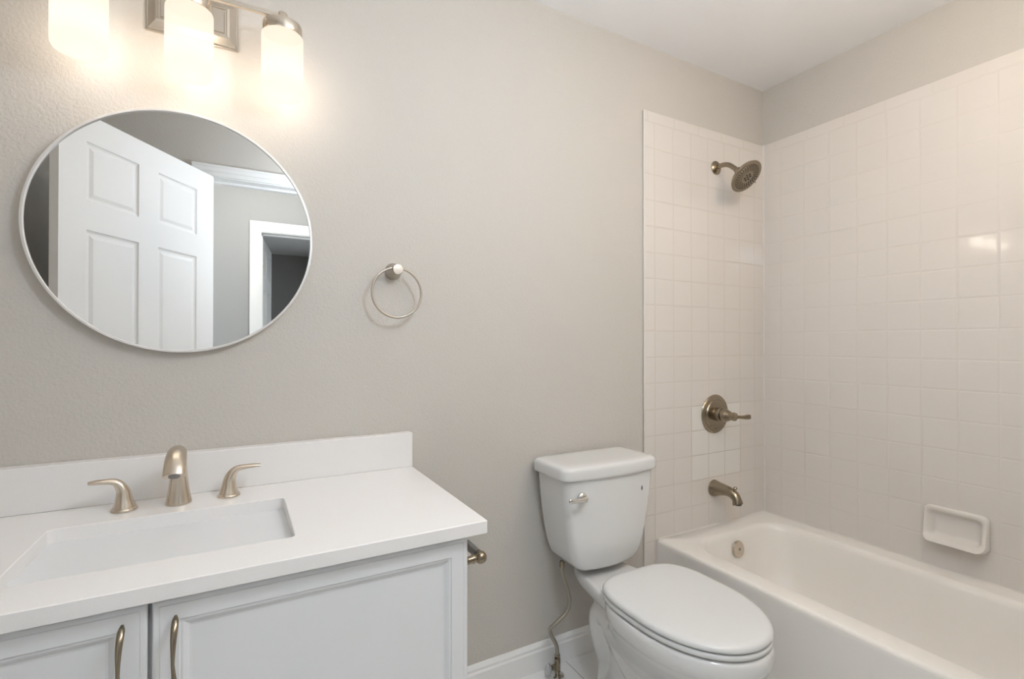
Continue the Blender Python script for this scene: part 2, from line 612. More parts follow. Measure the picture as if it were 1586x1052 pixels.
# tiled surround
XE = -0.7887
struct('wall_back_tile', loft(BM(), [[Vector((x, y, z)) for x, z in ((XE, 0), (XE, TILE_TOP), (0, TILE_TOP), (0, 0))] for y in (0.0, -0.008)]), TILE_BACK, bevel=0.003)
struct('wall_right_tile', loft(BM(), [[Vector((x, y, z)) for y, z in ((-0.008, TUB_TOP - 0.05), (-0.008, TILE_TOP), (YF, TILE_TOP), (YF, TUB_TOP - 0.05))] for x in (0.0, -0.008)]), TILE_RIGHT, bevel=0.002)
b = BM()
sweep(b, [(XE + 0.001, -0.0055, 0.1), (XE + 0.001, -0.0055, TILE_TOP - 0.002)], [0.0032, 0.0032], ref=(1, 0, 0), n=8)
struct('trim_5', b, CAULK)
b = BM()
sweep(b, [(-0.009, -0.009, TUB_TOP), (-0.009, -0.009, TILE_TOP)], [0.004, 0.004], ref=(1, 0, 0), n=8)
sweep(b, [(-0.72, -0.010, TUB_TOP + 0.001), (-0.009, -0.010, TUB_TOP + 0.001)], [0.004, 0.004], ref=(0, 0, 1), n=8)
sweep(b, [(-0.010, -0.009, TUB_TOP + 0.001), (-0.010, YF + 0.01, TUB_TOP + 0.001)], [0.004, 0.004], ref=(0, 0, 1), n=8)
sweep(b, [(-0.722, -0.010, 0.005), (-0.722, -0.010, TUB_TOP)], [0.004, 0.004], ref=(1, 0, 0), n=8)
struct('trim_6', b, CAULK)

# ------------------------------------------------------------------ bathtub
tub = thing('bathtub', 'bisque alcove bathtub under the tiled wall beside the toilet', 'bathtub', (-0.36, -0.77, 0))
x0, x1, y0, y1 = -0.722, -0.009, YF + 0.002, -0.009
b = BM()
loops = [rrect(x0, x1, y0, y1, 0.004, 0.0)]
for ins, z in ((0, 0.330), (0.0008, 0.344), (0.0035, 0.351), (0.0085, 0.3548), (0.016, 0.356)):
    loops.append(rrect(x0 + ins, x1 - 0.0005, y0 + 0.0005, y1 - 0.0005, 0.004 + ins * 0.3, z))
ix0, ix1, iy0, iy1 = -0.648, -0.082, y0 + 0.10, -0.088
for ins, z, r in ((0.0, 0.3565, 0.12), (0.008, 0.354, 0.12), (0.016, 0.346, 0.12), (0.022, 0.330, 0.12), (0.032, 0.26, 0.125), (0.050, 0.16, 0.13), (0.068, 0.11, 0.14), (0.10, 0.082, 0.14), (0.15, 0.072, 0.12)):
    loops.append(rrect(ix0 + ins, ix1 - ins, iy0 + ins * 1.8, iy1 - ins * 1.0, r, z))
loops = [[p for p in L] for L in loops]
loft(b, loops, True, True)
obj('tub_body', b, TUBM, tub, smooth=50)
ov = BM()
lathe(ov, [(0.034, 0.0), (0.0345, 0.004), (0.032, 0.008), (0.026, 0.0095), (0.006, 0.0095), (0.005, 0.008), (0.0005, 0.008)], (-0.362, -0.122, 0.286), (0, -1, 0.16), 40)
ovo = obj('overflow_cover', ov, NICKEL, tub)
ovo['label'] = 'round nickel overflow cover'
sc_ = BM()
ball(sc_, (-0.362, -0.131, 0.287), 0.005, 12)
obj('screw', sc_, STEELD, ovo)

# ------------------------------------------------------------------ soap dish
b = BM()
loops = []
yc, zc = -0.741, 0.5175
for (hw, hh, r, x, lip) in ((0.089, 0.0625, 0.018, -0.006, 0), (0.091, 0.0645, 0.02, -0.018, 0.0), (0.090, 0.0635, 0.022, -0.026, 0.55), (0.086, 0.059, 0.022, -0.031, 0.9), (0.078, 0.051, 0.018, -0.031, 1.0), (0.070, 0.043, 0.014, -0.024, 0.9), (0.064, 0.037, 0.010, -0.013, 0.15), (0.055, 0.030, 0.008, -0.012, 0.0)):
    L = []
    for p in rrect(-hw, hw, -hh, hh, r, 0, 6):
        low = max(0.0, -(p.y) / 0.0625)
        L.append(Vector((x - lip * 0.040 * low ** 2, yc + p.x, zc + p.y)))
    loops.append(L)
loft(b, loops)
o = obj('soap_dish', b, DISHM, smooth=60)
tag(o, 'bisque ceramic soap dish fixed to the tiles above the tub', 'soap dish')

# ------------------------------------------------------------------ shower head
VX = -0.352
t = thing('showerhead', 'round brushed nickel shower head on a bent arm high on the tile', 'shower head', (VX, -0.008, 1.965))
b = BM()
lathe(b, [(0.031, 0), (0.031, 0.003), (0.026, 0.008), (0.014, 0.013), (0.011, 0.014)], (VX, -0.008, 1.965), (0, -1, 0))
obj('flange', b, NICKELD, t)
b = BM()
sweep(b, [(VX, -0.010, 1.965), (VX, -0.045, 1.967), (VX, -0.075, 1.958), (VX, -0.100, 1.938), (VX, -0.118, 1.920)], [0.0105] * 5, ref=(1, 0, 0), smooth=6)
obj('shower_arm', b, NICKELD, t)
hc, hn = Vector((VX + 0.004, -0.159, 1.882)), Vector((0.05, -0.72, -0.69)).normalized()
b = BM()
lathe(b, [(0.010, -0.065), (0.015, -0.058), (0.017, -0.048), (0.014, -0.040), (0.022, -0.032), (0.050, -0.020), (0.068, -0.010), (0.0725, -0.002), (0.0715, 0.003), (0.067, 0.005), (0.058, 0.004)], hc, hn, 48)
hd = obj('spray_head', b, NICKELD, t)
a1 = hn.cross(Vector((1, 0, 0))).normalized(); a2 = hn.cross(a1)
b = BM()
lathe(b, [(0.057, 0.0035), (0.056, 0.0055), (0.030, 0.0062), (0.027, 0.0075), (0.0005, 0.0075)], hc, hn, 48)
obj('spray_face', b, NICKELD, hd)
b = BM()
for rr, cnt in ((0.0545, 32), (0.0485, 30), (0.0425, 26), (0.0365, 22), (0.0305, 18)):
    for k in range(cnt):
        th = 2 * PI * (k + (0.5 if rr in (0.0485, 0.0365) else 0)) / cnt
        c = hc + a1 * rr * math.cos(th) + a2 * rr * math.sin(th)
        lathe(b, [(0.0021, 0.003), (0.0019, 0.0072), (0.0009, 0.0078)], c, hn, 8)
for k in range(6):
    th = 2 * PI * k / 6
    c = hc + a1 * 0.014 * math.cos(th) + a2 * 0.014 * math.sin(th)
    lathe(b, [(0.0045, 0.006), (0.0042, 0.0088), (0.001, 0.009)], c, hn, 8)
lathe(b, [(0.004, 0.006), (0.004, 0.0086), (0.001, 0.009)], hc, hn, 8)
nz = obj('nozzles', b, RUBBER, hd)
nz['kind'] = 'stuff'
nz['label'] = 'dark rubber spray nozzles'
b = BM()
sweep(b, [hc - a1 * 0.012 - a2 * 0.064, hc - a1 * 0.016 - a2 * 0.080], [(0.004, 0.003), (0.0035, 0.0025)], ref=hn, n=10)
obj('spray_lever', b, NICKELD, hd)

# ------------------------------------------------------------------ shower valve
VZ = 0.852
t = thing('shower_valve', 'round nickel shower valve plate with lever handle among the whiter tiles', 'shower valve', (-0.366, -0.008, VZ))
b = BM()
lathe(b, [(0.086, 0), (0.087, 0.003), (0.084, 0.007), (0.076, 0.010), (0.066, 0.0105), (0.063, 0.014), (0.048, 0.016), (0.030, 0.017)], (-0.366, -0.008, VZ), (0, -1, 0), 56)
obj('cover_plate', b, NICKELD, t)
b = BM()
lathe(b, [(0.030, 0.015), (0.030, 0.040), (0.028, 0.043), (0.022, 0.044), (0.022, 0.047), (0.029, 0.048), (0.030, 0.055), (0.026, 0.068), (0.019, 0.083), (0.0165, 0.095), (0.019, 0.101), (0.017, 0.108), (0.009, 0.113), (0.0075, 0.118)], (-0.366, -0.008, VZ), (0, -1, 0), 40)
hb = obj('handle_hub', b, NICKELD, t)
b = BM()
sweep(b, [(-0.366, -0.110, VZ + 0.001), (-0.352, -0.120, VZ - 0.001), (-0.336, -0.130, VZ - 0.002), (-0.318, -0.139, VZ - 0.001), (-0.306, -0.145, VZ)], [(0.008, 0.008), (0.007, 0.006), (0.008, 0.005), (0.011, 0.005), (0.009, 0.003)], ref=(0, 0, 1), smooth=5)
obj('lever', b, NICKELD, hb)
for dx, dz in ((-0.02, 0.055), (-0.02, -0.055)):
    b = BM()
    lathe(b, [(0.005, 0.010), (0.005, 0.0125), (0.003, 0.0135)], (-0.366 + dx, -0.008, VZ + dz), (0, -1, 0), 12)
    obj('screw', b, STEELD, t)

# ------------------------------------------------------------------ tub spout
SX, SZ = -0.372, 0.520
t = thing('tub_spout', 'nickel bathtub spout with diverter knob on the tile above the drain end', 'tub faucet', (SX, -0.008, SZ))
b = BM()
sweep(b, [(SX, -0.008, SZ), (SX, -0.011, SZ), (SX, -0.018, SZ + 0.001), (SX, -0.035, SZ + 0.003), (SX, -0.065, SZ + 0.005), (SX, -0.092, SZ + 0.003), (SX, -0.113, SZ - 0.006), (SX, -0.126, SZ - 0.022), (SX, -0.130, SZ - 0.038), (SX, -0.131, SZ - 0.041)],
      [0.036, 0.037, 0.0355, 0.030, 0.024, 0.0215, 0.0205, 0.0195, 0.0215, 0.020], ref=(1, 0, 0), smooth=4, n=28)
obj('spout_body', b, NICKELD, t)
b = BM()
lathe(b, [(0.004, 0), (0.004, 0.008), (0.0075, 0.011), (0.0085, 0.015), (0.006, 0.019), (0.001, 0.020)], (SX, -0.116, SZ + 0.012), (0, -0.15, 1), 16)
obj('diverter_knob', b, NICKELD, t)
b = BM()
lathe(b, [(0.015, 0.0), (0.015, 0.003), (0.0005, 0.0035)], (SX, -0.1305, SZ - 0.040), (0, -0.1, -1), 20)
obj('outlet', b, RUBBER, t)

# ------------------------------------------------------------------ toilet
TX = -1.108
TKX = -1.125          # the tank sits a touch to the left of the bowl axis
t = thing('toilet', 'white two-piece toilet between the vanity and the bathtub', 'toilet', (TX, -0.38, 0))
# bowl: fused from sections, then voxel-remeshed to one porcelain surface
b = BM()
secs = [(0.000, -0.36, 0.235, 0.20, 0.104, 0.6), (0.012, -0.36, 0.233, 0.20, 0.102, 0.6), (0.030, -0.36, 0.222, 0.185, 0.090, 0.65), (0.10, -0.36, 0.205, 0.165, 0.078, 0.75), (0.17, -0.37, 0.220, 0.165, 0.086, 0.75),
        (0.23, -0.40, 0.250, 0.21, 0.118, 0.8), (0.28, -0.45, 0.255, 0.20, 0.150, 0.8), (0.315, -0.48, 0.250, 0.20, 0.170, 0.7), (0.337, -0.49, 0.247, 0.205, 0.181, 0.7), (0.344, -0.49, 0.253, 0.21, 0.188, 0.7), (0.360, -0.49, 0.256, 0.21, 0.192, 0.7), (0.384, -0.49, 0.254, 0.21, 0.190, 0.7), (0.391, -0.49, 0.248, 0.205, 0.185, 0.7)]
loft(b, [egg(TX, ym, lf, lb, hw, z, eb) for z, ym, lf, lb, hw, eb in secs])
def deck(hw, ya, yb, z, hb=0.62):
    """Tank shelf: widest near its front third, narrowing to the rear."""
    P_ = rrect(-1, 1, 0, 1, 0.22, 0, 6)
    out = []
    for p in P_:
        u = p.y                      # 0 front .. 1 rear
        k = 1.0 + 0.34 * ((0.35 - u) / 0.35) ** 1.5 if u < 0.35 else 1 - (1 - hb) * ((u - 0.35) / 0.65) ** 1.3
        out.append(Vector((TX - 0.008 + p.x * hw * k, ya + (yb - ya) * u, z)))
    return out
loft(b, [deck(hw, ya, yb, z) for hw, ya, yb, z in
         ((0.050, -0.32, -0.16, 0.16), (0.062, -0.33, -0.14, 0.26), (0.085, -0.35, -0.10, 0.305), (0.116, -0.39, -0.06, 0.332), (0.126, -0.41, -0.055, 0.352), (0.126, -0.41, -0.055, 0.371), (0.120, -0.405, -0.06, 0.380))])
for sg in (-1, 1):
    X = lambda d: TX + sg * d
    sweep(b, [(X(0.066), -0.50, 0.10), (X(0.068), -0.40, 0.135), (X(0.070), -0.325, 0.195), (X(0.068), -0.265, 0.262), (X(0.066), -0.215, 0.275), (X(0.062), -0.195, 0.235), (X(0.056), -0.205, 0.165), (X(0.040), -0.205, 0.09), (X(0.040), -0.20, 0.02)],
          [0.026, 0.031, 0.036, 0.040, 0.041, 0.041, 0.038, 0.032, 0.036], ref=(1, 0, 0), smooth=5, n=16)
bmesh.ops.recalc_face_normals(b, faces=b.faces)
me = bpy.data.meshes.new('tmp'); b.to_mesh(me); b.free()
tmp = bpy.data.objects.new('tmp', me); COL.objects.link(tmp)
md = tmp.modifiers.new('r', 'REMESH'); md.mode = 'VOXEL'; md.voxel_size = 0.0055
md = tmp.modifiers.new('s', 'SMOOTH'); md.iterations = 12; md.factor = 0.5
dg = bpy.context.evaluated_depsgraph_get()
me2 = bpy.data.meshes.new_from_object(tmp.evaluated_get(dg))
bpy.data.objects.remove(tmp, do_unlink=True)
b = BM(); b.from_mesh(me2)
for v in b.verts:
    v.co.z = max(v.co.z, 0.0)
obj('bowl', b, PORC, t, smooth=180)

# seat ring and lid
b = BM()
SY = -0.495
def eg(ins, z, lf=0.245, lb=0.217, hw=0.1825):
    return egg(TX, SY, lf - ins, lb - ins, hw - ins, z, 0.54, 0.96, 72)
loft(b, [eg(0.006, 0.393), eg(0.0, 0.397), eg(0.0, 0.405), eg(0.003, 0.4085), eg(0.010, 0.4095)])
obj('seat', b, SEATM, t, smooth=60)
b = BM()
loft(b, [eg(0.006, 0.4115), eg(0.0, 0.4145), eg(-0.001, 0.420), eg(0.003, 0.4265), eg(0.010, 0.4300), eg(0.022, 0.4318), eg(0.06, 0.4335), eg(0.12, 0.4345)])
obj('seat_lid', b, SEATM, t, smooth=60)
for sg in (-1, 1):
    b = BM()
    loft(b, [rrect(TX + sg * 0.07 - 0.022, TX + sg * 0.07 + 0.022, -0.268, -0.300, 0.01, z) for z in (0.398, 0.416)])
    obj('seat_hinge', b, SEATM, t, bevel=0.003)

# tank: tapers to the bottom, flat front with slanting corners
b = BM()
def tank_loop(hw, yf, yb, z, ch=0.03, bow=0.012):
    L = []
    x0_, x1_ = TKX - hw, TKX + hw
    pts = [(x1_, yb), (x0_, yb)]
    pts = []
    r = 0.02
    # back right -> back left -> left front corner -> bowed front -> right front corner
    for k in range(5):
        a = PI / 2 * k / 4
        pts.append((x1_ - r + r * math.cos(a), yb - r + r * math.sin(a)))
    for k in range(5):
        a = PI / 2 + PI / 2 * k / 4
        pts.append((x0_ + r + r * math.cos(a), yb - r + r * math.sin(a)))
    for k in range(6):
        a = PI + PI / 2 * k / 5
        pts.append((x0_ + ch + ch * math.cos(a), yf + bow + ch + ch * math.sin(a)))
    for k in range(1, 8):
        s = -1 + 2 * k / 8
        pts.append((TKX + s * (hw - ch), yf + bow * s * s))
    for k in range(6):
        a = 1.5 * PI + PI / 2 * k / 5
        pts.append((x1_ - ch + ch * math.cos(a), yf + bow + ch + ch * math.sin(a)))
    return [Vector((x, y, z)) for x, y in pts]
TZ0, TZ1 = 0.407, 0.724
tl = []
for f, hw, yf in ((0, 0.110, -0.190), (0.012, 0.119, -0.199), (0.04, 0.129, -0.204), (0.10, 0.144, -0.207), (0.22, 0.157, -0.210), (0.40, 0.170, -0.213), (0.6, 0.180, -0.216), (0.8, 0.187, -0.219), (1.0, 0.192, -0.221)):
    tl.append(tank_loop(hw, yf, -0.022, TZ0 + f * (TZ1 - TZ0)))
loft(b, tl)
tk = obj('tank', b, PORC, t, smooth=60)
b = BM()
ll = []
for ins, z in ((0.004, 0.722), (0.0, 0.725), (-0.001, 0.732), (-0.001, 0.754), (0.001, 0.760), (0.005, 0.7645), (0.012, 0.767), (0.03, 0.7685), (0.06, 0.769)):
    ll.append(tank_loop(0.2055 - ins, -0.232 + ins, -0.014 - max(ins, 0) * 0.5, z, 0.034, 0.014))
loft(b, ll)
obj('tank_lid', b, PORC, t, smooth=60)
LVX, LVZ = -1.262, 0.668
b = BM()
lathe(b, [(0.0165, 0.0), (0.0165, 0.006), (0.013, 0.010), (0.008, 0.012), (0.007, 0.020), (0.009, 0.024), (0.003, 0.027)], (LVX, -0.212, LVZ), (0, -1, 0), 24)
fl = obj('flush_lever', b, CHROME, tk)
b = BM()
sweep(b, [(LVX + 0.004, -0.234, LVZ + 0.001), (LVX - 0.014, -0.238, LVZ), (LVX - 0.040, -0.242, LVZ + 0.002), (LVX - 0.064, -0.244, LVZ + 0.005), (LVX - 0.071, -0.244, LVZ + 0.005)], [(0.011, 0.006), (0.009, 0.006), (0.0065, 0.005), (0.0085, 0.005), (0.006, 0.003)], ref=(0, 0, 1), smooth=5, n=14)
fl2 = b
b.verts.ensure_lookup_table()
o2 = obj('tmp_lever', b, CHROME, tk)
# fuse arm and rosette into one lever mesh
bb = BM(); bb.from_mesh(fl.data); bb.from_mesh(o2.data); bb.to_mesh(fl.data); bb.free()
for p in fl.data.polygons:
    p.use_smooth = True
fl.data.set_sharp_from_angle(angle=math.radians(40))
bpy.data.objects.remove(o2, do_unlink=True)
b = BM()
ex, ez, ey = -0.999, 0.662, -0.2118
pts = [(0, 0.008), (0.0025, 0.003), (0.0018, -0.001), (0.0026, -0.004), (0, -0.008), (-0.0026, -0.004), (-0.0018, -0.001), (-0.0025, 0.003)]
loft(b, [[Vector((ex + px, ey + dy - 0.10 * (px + 0.0), ez + pz)) for px, pz in pts] for dy in (0.003, -0.0012)])
o = obj('emblem', b, INK, tk, smooth=0)
o['label'] = 'tiny dark printed emblem'

# water supply
t = thing('water_supply_line', 'braided steel supply hose and shutoff valve left of the toilet', 'pipe', (-1.255, -0.05, 0))
b = BM()
sweep(b, [(-1.256, -0.062, 0.075), (-1.262, -0.064, 0.11), (-1.283, -0.066, 0.150), (-1.292, -0.072, 0.178), (-1.275, -0.082, 0.198), (-1.238, -0.092, 0.232), (-1.228, -0.096, 0.270), (-1.240, -0.098, 0.32), (-1.258, -0.100, 0.37), (-1.262, -0.100, 0.415)], [0.0071] * 10, ref=(0, 1, 0), smooth=6, n=14)
obj('hose', b, BRAID, t)
b = BM()
lathe(b, [(0.009, 0), (0.011, 0.004), (0.011, 0.014), (0.008, 0.018)], (-1.2555, -0.062, 0.058), (0.0, 0, 1), 6)
obj('coupling_nut', b, NICKELD, t)
b = BM()
lathe(b, [(0.007, 0), (0.0085, 0.003), (0.0085, 0.020), (0.007, 0.024)], (-1.262, -0.100, 0.395), (0, 0, 1), 10)
obj('tank_nut', b, NICKELD, t)
b = BM()
lathe(b, [(0.0095, 0), (0.011, 0.002), (0.011, 0.045), (0.0095, 0.047)], (-1.2555, -0.062, 0.014), (0, 0, 1), 16)
lathe(b, [(0.008, 0), (0.008, 0.016)], (-1.2555, -0.062, 0.0), (0, 0, 1), 16)
lathe(b, [(0.009, 0), (0.009, 0.022), (0.005, 0.024), (0.005, 0.032)], (-1.258, -0.062, 0.034), (-1, 0, 0), 16)
obj('valve_body', b, NICKELD, t)
b = BM()
sweep(b, [(-1.288, -0.064, 0.034), (-1.292, -0.064, 0.034), (-1.297, -0.064, 0.034), (-1.300, -0.064, 0.034)], [(0.020, 0.012), (0.024, 0.014), (0.024, 0.014), (0.020, 0.011)], ref=(0, -0.25, 1), n=24)
o = obj('valve_handle', b, PLASTICG, t)
o['label'] = 'oval grey shutoff handle'
b = BM()
lathe(b, [(0.024, 0), (0.024, 0.002), (0.015, 0.006), (0.009, 0.007)], (-1.2555, -0.062, 0.0005), (0, 0, 1), 24)
obj('escutcheon', b, CHROME, t)

# ------------------------------------------------------------------ vanity cabinet
CX0, CX1, CF, CTOP, CBOT = -2.915, -1.8115, -0.543, 0.793, 0.765
t = thing('vanity_cabinet', 'white two-door bathroom vanity cabinet under the quartz counter', 'cabinet', ((CX0 + CX1) / 2, -0.27, 0))
b = BM()
box(b, CX0, CX1, CF + 0.021, -0.004, 0.0, CBOT)
obj('body', b, CABW, t, smooth=0)


def cab_door(x0, x1):
    z0, z1, T = 0.03, 0.7585, 0.019
    bm = BM()
    yf = CF
    prof0 = [(0.0, -0.0025), (0.002, -0.0004), (0.004, 0.0), (0.0088, 0.0), (0.0098, -0.0010), (0.0108, 0.0)]
    F = lambda u, v, d: Vector((u, yf - d, v))
    rings = [[Vector((u, yf + T, v)) for u, v in ((x0, z0), (x1, z0), (x1, z1), (x0, z1))]]
    allp = prof0 + [(0.036, 0.0), (0.038, -0.0025), (0.0415, -0.0025), (0.044, -0.004), (0.050, -0.0085), (0.0535, -0.009)]
    for ins, d in allp:
        rings.append([F(u, v, d) for u, v in ((x0 + ins, z0 + ins), (x1 - ins, z0 + ins), (x1 - ins, z1 - ins), (x0 + ins, z1 - ins))])
    loft(bm, rings)
    return obj('cabinet_door', bm, CABW, t, smooth=0)


def pull(parent, x, ztop, flip):
    """Slender S-curved bow pull: leaf-shaped upper end, thin middle, sweeping leaf below."""
    bm = BM()
    y = CF
    L = 0.132
    pts, rad = [], []
    for k in range(25):
        s = 0.5 - 0.5 * math.cos(PI * k / 24)
        z = ztop - L * s
        bow = 0.024 * (1 - abs(2 * s - 1) ** 5) + 0.002
        xo = -0.0016 * math.sin(PI * min(1, s / 0.5) / 1.0 * 0.5) + (0.0052 * (s - 0.5) / 0.5 if s > 0.5 else 0)
        w = 0.0027 + 0.0025 * abs(math.cos(PI * s)) ** 1.6
        e = min(s, 1 - s)
        if e < 0.05:
            w *= math.sqrt(max(0.22, 1 - ((0.05 - e) / 0.05) ** 2))
        pts.append((x + xo, y - bow, z)); rad.append((w, 0.0040 if 0 < k < 24 else 0.0025))
    sweep(bm, pts, rad, ref=(1, 0, 0), n=16)
    return obj('door_pull', bm, NICKELD, parent)


dl = cab_door(CX0 + 0.004, -2.3650)
pull(dl, -2.3960, 0.7330, 1)
dr = cab_door(-2.3590, CX1 - 0.0005)
pull(dr, -2.3272, 0.7300, 1)
dr['label'] = 'right cabinet door'
dl['label'] = 'left cabinet door'

# countertop with a cut-out, backsplash
HXA, HXB, HYA, HYB = -2.5760, -2.1420, -0.4570, -0.1790
KX0, KX1, KF = -2.955, -1.7735, -0.5611
t = thing('countertop', 'white quartz vanity countertop with a cut-out for the sink', 'countertop', ((KX0 + KX1) / 2, -0.28, CBOT))
b = BM()
orr = lambda ins, z: rrect(KX0 + ins, KX1 - ins, KF + ins, -0.002, 0.003, z, 5)
irr = lambda ins, z: rrect(HXA - ins, HXB + ins, HYA - ins, HYB + ins, 0.011, z, 5)
loops = [irr(0, CBOT), orr(0.001, CBOT), orr(0, CBOT + 0.0015), orr(0, CTOP - 0.0015), orr(0.0015, CTOP), irr(0.0012, CTOP), irr(0, CTOP - 0.0012), irr(0, CBOT)]
loft(b, loops, False, False)
bpy.data.objects.remove(t, do_unlink=True)
t = obj('countertop', b, QUARTZ, smooth=30)
tag(t, 'white quartz vanity countertop with a cut-out for the sink', 'countertop')
b = BM()
box(b, KX0, KX1, -0.0371, -0.002, CTOP + 0.0002, 0.896)
o = obj('backsplash', b, QUARTZ, smooth=30, bevel=0.0012)
tag(o, 'white quartz backsplash strip along the wall behind the faucet', 'backsplash')

# undermount sink
b = BM()
loops = []
def sk(ins, z, r):
    return rrect(HXA + ins, HXB - ins, HYA + ins, HYB - ins, r, z, 6)
loops = [sk(-0.020, CBOT - 0.001, 0.03), sk(-0.0005, CBOT - 0.001, 0.022), sk(0.002, CBOT - 0.006, 0.024), sk(0.006, CBOT - 0.03, 0.028), sk(0.011, CBOT - 0.085, 0.034), sk(0.018, CBOT - 0.112, 0.04), sk(0.034, CBOT - 0.128, 0.045), sk(0.06, CBOT - 0.133, 0.04), sk(0.10, CBOT - 0.136, 0.03),
         ]
outer = [sk(0.07, CBOT - 0.150, 0.04), sk(0.012, CBOT - 0.142, 0.045), sk(-0.004, CBOT - 0.11, 0.04), sk(-0.008, CBOT - 0.02, 0.03), sk(-0.020, CBOT - 0.012, 0.03)]
loft(b, outer + loops)
sink = thing('sink', 'white rectangular undermount sink set into the vanity counter', 'sink', ((HXA + HXB) / 2, (HYA + HYB) / 2, CBOT - 0.15))
obj('basin', b, SINKM, sink, smooth=50)
b = BM()
lathe(b, [(0.023, 0.0), (0.022, 0.003), (0.017, 0.004), (0.016, 0.002), (0.001, 0.003)], ((HXA + HXB) / 2, (HYA + HYB) / 2, CBOT - 0.1365), (0, 0, 1), 28)
obj('drain', b, NICKEL, sink)

# ------------------------------------------------------------------ faucet
FX, FY, FZ = -2.3635, -0.106, CTOP + 0.0006
t = thing('faucet', 'brushed nickel widespread bathroom faucet with two lever handles', 'faucet', (FX, FY, FZ))
b = BM()
sweep(b, [(FX, FY, FZ), (FX, FY, FZ + 0.004), (FX, FY, FZ + 0.030), (FX, FY - 0.001, FZ + 0.060), (FX, FY - 0.003, FZ + 0.088), (FX, FY - 0.012, FZ + 0.112), (FX, FY - 0.034, FZ + 0.124), (FX, FY - 0.060, FZ + 0.118), (FX, FY - 0.082, FZ + 0.102), (FX, FY - 0.096, FZ + 0.085)],
      [(0.0265, 0.0265), (0.0262, 0.0262), (0.0215, 0.0225), (0.0180, 0.0205), (0.0165, 0.020), (0.0170, 0.0195), (0.0190, 0.0180), (0.0205, 0.0160), (0.0215, 0.0140), (0.0215, 0.0125)], ref=(1, 0, 0), smooth=5, n=32)
sp = obj('spout', b, NICKEL, t, smooth=60)
b = BM()
lathe(b, [(0.011, -0.002), (0.011, 0.0015), (0.0005, 0.002)], (FX, FY - 0.0955, FZ + 0.0855), (0, -0.63, -0.77), 24)
obj('aerator', b, STEELD, sp)
for sg in (-1, 1):
    hx, hy = FX + sg * 0.1025, FY + (0.0 if sg < 0 else 0.004)
    lk = 0.82 if sg < 0 else 0.91
    hnd = BM()
    sweep(hnd, [(hx, hy, FZ + 0.006), (hx, hy, FZ + 0.009), (hx + sg * 0.0005, hy, FZ + 0.024), (hx + sg * 0.002, hy, FZ + 0.042), (hx + sg * 0.009, hy, FZ + 0.0575), (hx + sg * 0.023 * lk, hy, FZ + 0.0660), (hx + sg * 0.045 * lk, hy - 0.002, FZ + 0.0685), (hx + sg * 0.064 * lk, hy - 0.003, FZ + 0.0690), (hx + sg * 0.077 * lk, hy - 0.004, FZ + 0.0685)],
          [(0.0215, 0.0215), (0.0210, 0.0210), (0.0165, 0.0165), (0.0125, 0.0130), (0.0105, 0.0100), (0.0096, 0.0072), (0.0094, 0.0056), (0.0086, 0.0049), (0.0062, 0.0036)], ref=(0, 1, 0), smooth=6, n=28)
    ho = obj('lever_handle', hnd, NICKEL, t, smooth=60)
    ho['label'] = 'left lever handle' if sg < 0 else 'right lever handle'
    b = BM()
    lathe(b, [(0.0248, 0.0), (0.0252, 0.003), (0.0238, 0.0055), (0.0215, 0.007)], (hx, hy, FZ), (0, 0, 1), 36)
    obj('base_ring', b, NICKEL, ho)

# ------------------------------------------------------------------ toilet paper holder on the vanity side
t = thing('toilet_paper_holder', 'empty nickel toilet paper holder on the side of the vanity cabinet', 'toilet paper holder', (CX1, -0.40, 0.66))
hz, hxb = 0.662, CX1 + 0.076
for hy in (-0.445, -0.295):
    b = BM()
    lathe(b, [(0.024, 0), (0.024, 0.004), (0.018, 0.010), (0.012, 0.016), (0.0105, 0.026), (0.013, 0.032), (0.0095, 0.037), (0.0085, 0.050), (0.011, 0.056), (0.008, 0.062), (0.008, 0.07)], (CX1 + 0.0005, hy, hz - 0.004), (1, 0, 0.06), 28)
    ball(b, (hxb, hy, hz), 0.0148, 24)
    obj('post', b, NICKELD, t, smooth=60)
b = BM()
sweep(b, [(hxb - 0.002, -0.300, hz + 0.004), (hxb - 0.002, -0.365, hz + 0.004), (hxb - 0.002, -0.3651, hz + 0.004), (hxb - 0.002, -0.435, hz + 0.004)], [0.0095, 0.0095, 0.0108, 0.0108], ref=(0, 0, 1), n=20)
o = obj('roller', b, STEELD, t)
o['label'] = 'dark grey roller bar'

# ------------------------------------------------------------------ mirror
MXC, MZC, MR = -2.3645, 1.4520, 0.3045
t = thing('mirror', 'round wall mirror with thin silver frame above the sink', 'mirror', (MXC, -0.001, MZC - MR))
b = BM()
lathe(b, [(MR - 0.006, 0.001), (MR, 0.001), (MR, 0.024), (MR - 0.001, 0.026), (MR - 0.0055, 0.026), (MR - 0.006, 0.0255), (MR - 0.006, 0.0205)], (MXC, 0, MZC), (0, -1, 0), 128, cap=False)
obj('mirror_frame', b, FRAMEM, t)
b = BM()
lathe(b, [(MR - 0.0062, 0.004), (MR - 0.0062, 0.0208)], (MXC, 0, MZC), (0, -1, 0), 128)
obj('mirror_glass', b, GLASSM, t, smooth=30)

